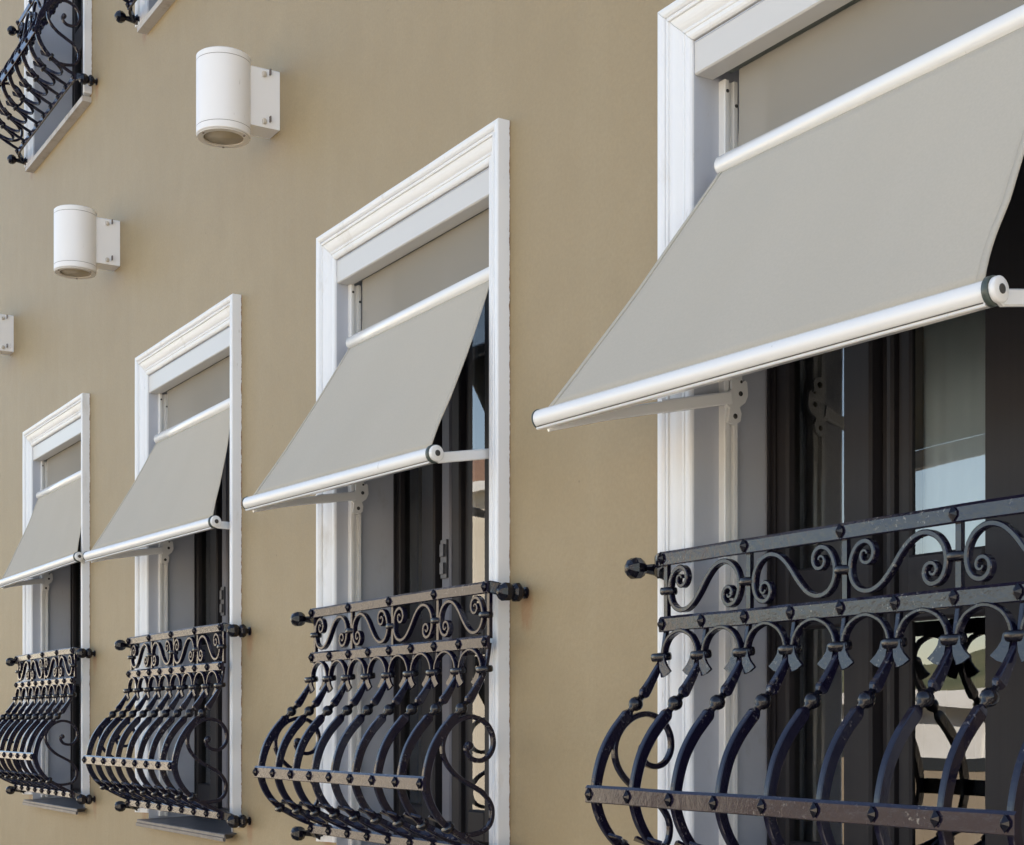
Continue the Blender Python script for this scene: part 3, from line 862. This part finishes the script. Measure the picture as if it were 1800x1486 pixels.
# ---------------------------------------------------------------- drop-arm awnings
def make_awning(k, x, bl, br, hz, ztube, label):
    """bl / br: (u, d, z) of the two ends of the front bar; hz: height of the arm hinges"""
    il, ir = x + IL, x + IR
    cx = (il + ir) / 2
    ORG[:] = [cx, 0, 0.35]
    a = empty('awning', cx, 0, 0.35)
    tag(a, label, 'awning', 'drop arm awnings over the windows')
    # cassette
    z0, z1 = 1.497, 1.5705
    cb = MB(); pr = [(-.047, z0), (.002, z0), (.006, z0 + .003), (.006, z1), (-.047, z1)]
    kk = len(pr)
    vs = [(il + .003, d, z) for d, z in pr] + [(ir - .003, d, z) for d, z in pr]
    cb.add(vs, [(i, (i + 1) % kk, (i + 1) % kk + kk, i + kk) for i in range(kk)] + [tuple(range(kk)), tuple(range(kk, 2 * kk))])
    cas = cb.build('cassette', M['alu_arm'], a)
    MB().box(il + .05, ir - .05, -.064, -.0475, z0 + .002, z0 + .02).build('cloth_slot', M['cap'], cas)
    # guide rails on the reveals: a channel with a groove facing the opening
    gd0, gd1 = -.036 - (.03 if k == 0 else 0), -.076 - (.03 if k == 0 else 0)
    for s_, u in ((1, il + .0016), (-1, ir - .0016)):
        b = MB()
        pts = [(0, gd0), (.020, gd0), (.022, gd0 - .002), (.022, gd0 - .012), (.010, gd0 - .014), (.010, gd0 - .026), (.022, gd0 - .028), (.022, gd1 + .002), (.020, gd1), (0, gd1)]
        vs = [(u + s_ * p, d, -0.42) for p, d in pts] + [(u + s_ * p, d, z0 + (-.001)) for p, d in pts]
        q = len(pts)
        b.add(vs, [(i, (i + 1) % q, (i + 1) % q + q, i + q) for i in range(q)] + [tuple(range(q)), tuple(range(q, 2 * q))])
        gr_ = b.build('guide_rail', M['alu'], a)
        for zz in (1.47, 1.44):
            MB().lathe((u + s_ * .0205, (gd0 + gd1) / 2 + (.012 if zz > 1.45 else -.014), zz), (s_, 0, 0), [(0, .0042), (.003, .0042), (.0035, .001)], 8).build('screw', M['hole'], gr_)
    # tube
    tu0, tu1 = il + .077, ir - .006
    td = -0.014
    MBt = MB().lathe((tu0, td, ztube), (1, 0, 0), [(0, .0218), (.002, .0230), (tu1 - tu0 - .002, .0230), (tu1 - tu0, .0218)], 32)
    tb = MBt.build('roller_tube', M['alu'], a)
    MB().lathe((tu0 - .0035, td, ztube), (1, 0, 0), [(0, .019), (.001, .0208), (.003, .0208)], 24).build('end_cap', M['alu_arm'], tb)
    # upper cloth hanging behind the tube
    cu0, cu1 = il + .074, ir - .026
    b = MB(); nn, mm = 10, 10
    def cloth(name, f, nn, mm, th=0.0008, mt='cloth'):
        b = MB()
        for j in range(mm + 1):
            for i in range(nn + 1): b.v.append(f(i / nn, j / mm))
        for j in range(mm):
            for i in range(nn):
                q = j * (nn + 1) + i
                b.f.append((q, q + 1, q + nn + 2, q + nn + 1)); b.sm.append(True)
        o = b.build(name, M[mt], a)
        if mt == 'cloth':
            md = o.modifiers.new('thick', 'SOLIDIFY'); md.thickness = th; md.offset = 0
        return o
    cd = -.055 - (.012 if k == 0 else 0)
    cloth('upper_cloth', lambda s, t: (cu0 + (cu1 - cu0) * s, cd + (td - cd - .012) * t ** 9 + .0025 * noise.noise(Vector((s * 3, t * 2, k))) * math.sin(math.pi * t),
                                       (z0 + .006) + (ztube - z0 - .006) * t), 24, 10, mt='cloth_shaded')
    # sloping cloth from the tube to the front bar
    BL, BR = Vector(bl), Vector(br)
    ax = (BR - BL).normalized()
    A0, A1 = Vector((tu0 + .004, td + .010, ztube - .016)), Vector((tu1 - .004, td + .010, ztube - .016))
    B0, B1 = BL + ax * .024 + Vector((0, -.004, .022)), BR - ax * .012 + Vector((0, -.004, .022))
    def fcl(s, t):
        p = (A0 + (A1 - A0) * s) * (1 - t) + (B0 + (B1 - B0) * s) * t
        sag = 0.010 * math.sin(math.pi * t) * (0.7 + .6 * math.sin(math.pi * s))
        ed = 0.008 * math.sin(math.pi * min(1, max(0, (t - .72) / .28))) * (1 if s > .98 else 0)
        return (p.x - ed * (1 if s > .98 else 0), p.y - sag + .006 * noise.noise(Vector((s * 5, t * 2.2, k + 3))) * math.sin(math.pi * t), p.z - sag * .3)
    cloth('sloping_cloth', fcl, 40, 24)
    for s0, s1 in ((0.0, .014), (.986, 1.0)):
        hm = MB()
        for j in range(25):
            for q_ in (s0, s1):
                p = fcl(q_, j / 24)
                hm.v.append((p[0], p[1] + .0010, p[2] + .0004))
        for j in range(24): hm.f.append((2 * j, 2 * j + 1, 2 * j + 3, 2 * j + 2)); hm.sm.append(True)
        ho = hm.build('side_hem', M['cloth'], a)
        md = ho.modifiers.new('thick', 'SOLIDIFY'); md.thickness = .0012; md.offset = 0
    # front bar: round tube with a lip and groove underneath
    r = .0212
    pf = [(r * math.cos(t), r * math.sin(t)) for t in [R(q) for q in range(-60, 226, 13)]]
    # profile in (side, up) space; side = towards the street
    lip = [(-.012, -.0200), (-.009, -.0235), (.009, -.0255), (.0118, -.0238), (.0110, -.0200)]
    b = MB()
    up_ = Vector((0, 0, 1)); out_ = ax.cross(up_).normalized()
    if out_.y < 0: out_ = -out_
    def ringp(P): return [P + out_ * x_ + up_ * y_ for x_, y_ in (pf + lip)]
    L_ = (BR - BL).length
    vs = ringp(BL) + ringp(BR)
    q = len(pf) + len(lip)
    b.add(vs, [(i, (i + 1) % q, (i + 1) % q + q, i + q) for i in range(q)], True)
    b.add(vs, [tuple(range(q)), tuple(range(q, 2 * q))])
    fb = b.build('front_bar', M['alu'], a)
    fb.data.set_sharp_from_angle(angle=R(35)) if hasattr(fb.data, 'set_sharp_from_angle') else None
    gv = MB()
    gv.sweep([BL + ax * .004 + out_ * .0117 + up_ * -.0190, BR - ax * .004 + out_ * .0117 + up_ * -.0190], rect(.004, .0012, .0003), tuple(out_))
    gv.build('groove', M['hole'], fb)
    for P, s_ in ((BL, -1), (BR, 1)):
        MB().lathe(P + ax * s_ * .0005, ax * s_, [(0, .0225), (.001, .0232 if s_ < 0 else .0255), (.003 if s_ < 0 else .011, .0232 if s_ < 0 else .0255), (.004 if s_ < 0 else .012, .0215)], 28).build('end_cap', M['cap'], fb)
    # arms, knuckles, hinge brackets
    for s_, P, u in ((-1, BL, il + .03), (1, BR, ir - .03)):
        E = P + ax * (s_ * (.016 if s_ > 0 else -.02)) + Vector((0, 0, -.012 if s_ < 0 else -.004))
        Hh = Vector((u, gd0 - .012, hz))
        b = MB()
        if s_ > 0:
            b.lathe(P + ax * .0125, ax, [(0, .0215), (.002, .0225), (.010, .0225), (.012, .020)], 20)
            J = P + Vector((.014, -.012, -.011))
            pts = [P + ax * .019 + Vector((0, 0, -.008)), J, J + (Hh - J) * .5, Hh]
            b.sweep(pts, rect(.012, .029, .003), (Hh - P).cross(Vector((0, 0, 1))).normalized())
        else:
            pts = [E + Vector((0, -.004, -.004)), E + (Hh - E) * .3, E + (Hh - E) * .62, E + (Hh - E) * .62 + Vector((0, 0, .001)), Hh]
            b.sweep(pts, rect(.014, .027, .003), (Hh - E).cross(Vector((0, 0, 1))).normalized(), [(1, 1.15), (1, 1.0), (1, .95), (1, 1.12), (1, 1.12)])
        arm = b.build('arm', M['alu'], a)
        if s_ > 0:
            MB().lathe(P + ax * .0248, ax, [(0, .0085), (.0012, .0085), (.0015, .006)], 16).build('pivot_bolt', M['hole'], arm)
        # bracket plate with lobes, seen from inside the opening
        su_ = 1 if s_ < 0 else -1
        uu = (il + .0245) if s_ < 0 else (ir - .0245)
        dd = (gd0 + gd1) / 2
        poly = [(dd + .016, hz - .058), (dd - .004, hz - .062), (dd - .020, hz - .052), (dd - .023, hz - .034), (dd - .017, hz - .020), (dd - .034, hz - .008), (dd - .043, hz + .010),
                (dd - .041, hz + .028), (dd - .040, hz + .040), (dd - .034, hz + .045), (dd - .028, hz + .040), (dd - .024, hz + .048), (dd - .026, hz + .066), (dd - .018, hz + .078),
                (dd + .004, hz + .080), (dd + .014, hz + .070), (dd + .015, hz + .045), (dd + .006, hz + .040), (dd + .006, hz + .020), (dd + .020, hz + .012), (dd + .022, hz - .016), (dd + .012, hz - .024)]
        b = MB().plate(poly, uu, uu + su_ * .008, 'dz')
        br_ = b.build('hinge_bracket', M['alu'], a)
        b = MB()
        for (od, oz, rr_) in ((-.004, -.042, .0062), (-.020, .012, .0060), (-.022, .040, .0036), (-.006, .060, .0078)):
            b.lathe((uu + su_ * .0078, dd + od, hz + oz), (su_, 0, 0), [(0, rr_ * 1.0), (.001, rr_)], 12)
        b.build('bolt_hole', M['hole'], br_)
    ORG[:] = [0, 0, 0]
    return a
XI = [x + IL for x in WIN_X]; XE = [x + IR for x in WIN_X]
AW = [((XI[0] - .112, .355, .686), (XE[0] + .018, .215, .712), .756, 1.266, 'nearest and largest pale grey awning, at the right edge above the nearest guard'),
      ((XI[1] + .020, .332, .722), (XE[1] + .012, .200, .741), .775, 1.279, 'pale grey awning on the second window from the right, lamp column to its left'),
      ((XI[2] - .045, .270, .747), (XE[2] + .052, .100, .784), .785, 1.277, 'pale grey awning on the third window from the right, its bar reaching past the frame'),
      ((XI[3] + .045, .200, .783), (XE[3] + .120, .070, .838), .814, 1.290, 'smallest and farthest pale grey awning, touching the left edge')]
AW[1] = AW[1][:4] + ('pale grey awning in the middle of the photo, second from the right',)
for k, (bl, br, hz, zt, lab) in enumerate(AW):
    make_awning(k, WIN_X[k], bl, br, hz, zt, lab)

# ---------------------------------------------------------------- cylinder wall lamps
def make_lamp():
    ORG[:] = [0, 0, 0]
    l = empty('wall_lamp')
    # mounting block
    b = MB()
    poly = [(-.048, -.108), (.0495, -.108), (.0495, .104), (.0455, .109), (-.048, .109)]
    b.plate(poly, 0.0006, .128)
    blk = b.build('mounting_block', M['lamp'], l)
    for zz in (.085, -.088):
        s = MB()
        s.sweep(crom([(.0496, .060, zz), (.056, .062, zz), (.0585, .070, zz)], 3), [(x * 1, y) for x, y in rect(.018, .014, .004)], (0, 0, 1))
        s.build('screw_head', M['lamp_under'], blk)
        MB().box(.0496, .062, .0385, .0425, zz + .001, zz + .022).build('screw_clip', M['joint'], blk)
    R_ = .0985; D_ = .2; Hh = .155
    body = MB().lathe((0, D_, -Hh), (0, 0, 1), [(0, R_ - .003), (.003, R_), (.0255, R_), (.0256, R_ - .002), (.0275, R_ - .002), (.0276, R_), (.265, R_), (.2651, R_ - .002), (.267, R_ - .002), (.2671, R_),
                                                (.286, R_), (.290, R_ - .005)], 64)
    bo = body.build('cylinder_body', M['lamp'], l)
    bo.data.set_sharp_from_angle(angle=R(30)) if hasattr(bo.data, 'set_sharp_from_angle') else None
    for z in (-.1285, .1110):
        MB().lathe((0, D_, z - .0008), (0, 0, 1), [(0, R_ - .0004), (.0016, R_ - .0004)], 64).build('seam', M['joint'], bo)
    # bottom ring with a recessed lens
    rg = MB(); seg = 48; vs = []; fs = []
    prr = [(R_ - .004, -Hh - .001), (R_ - .004, -Hh - .006), (.073, -Hh - .006), (.072, -Hh + .014)]
    for r_, z in prr:
        for j in range(seg):
            an = 2 * math.pi * j / seg
            vs.append((r_ * math.cos(an), D_ + r_ * math.sin(an), z))
    for i in range(len(prr) - 1):
        for j in range(seg): fs.append((i * seg + j, i * seg + (j + 1) % seg, (i + 1) * seg + (j + 1) % seg, (i + 1) * seg + j))
    rg.add(vs, fs)
    rg.build('bottom_ring', M['lamp_under'], l)
    MB().lathe((0, D_, -Hh - .0015), (0, 0, 1), [(0, .0722), (.0004, .0722)], 48).build('lens', M['lens'], l)
    for q in range(3):
        an = R(200 + 120 * q)
        MB().lathe((.084 * math.cos(an), D_ + .084 * math.sin(an), -Hh - .0085), (0, 0, 1), [(0, .004), (.003, .0045)], 10).build('ring_screw', M['joint'], l)
    return l
lamp = make_lamp()
LAB = ['white cylinder wall lamp between the second and third windows, the largest of the three', 'white cylinder wall lamp at left, above the gap between the two farthest windows',
       'white cylinder wall lamp at the left edge, only its mounting block in view']
for i, (x, z) in enumerate([(-5.3195, 2.296), (-7.2835, 2.297), (-9.398, 2.325)]):
    o = lamp if i == 0 else copy_tree(lamp)
    o.location = (x, 0, z)
    tag(o, LAB[i], 'wall lamp', 'cylinder lamps on the facade')
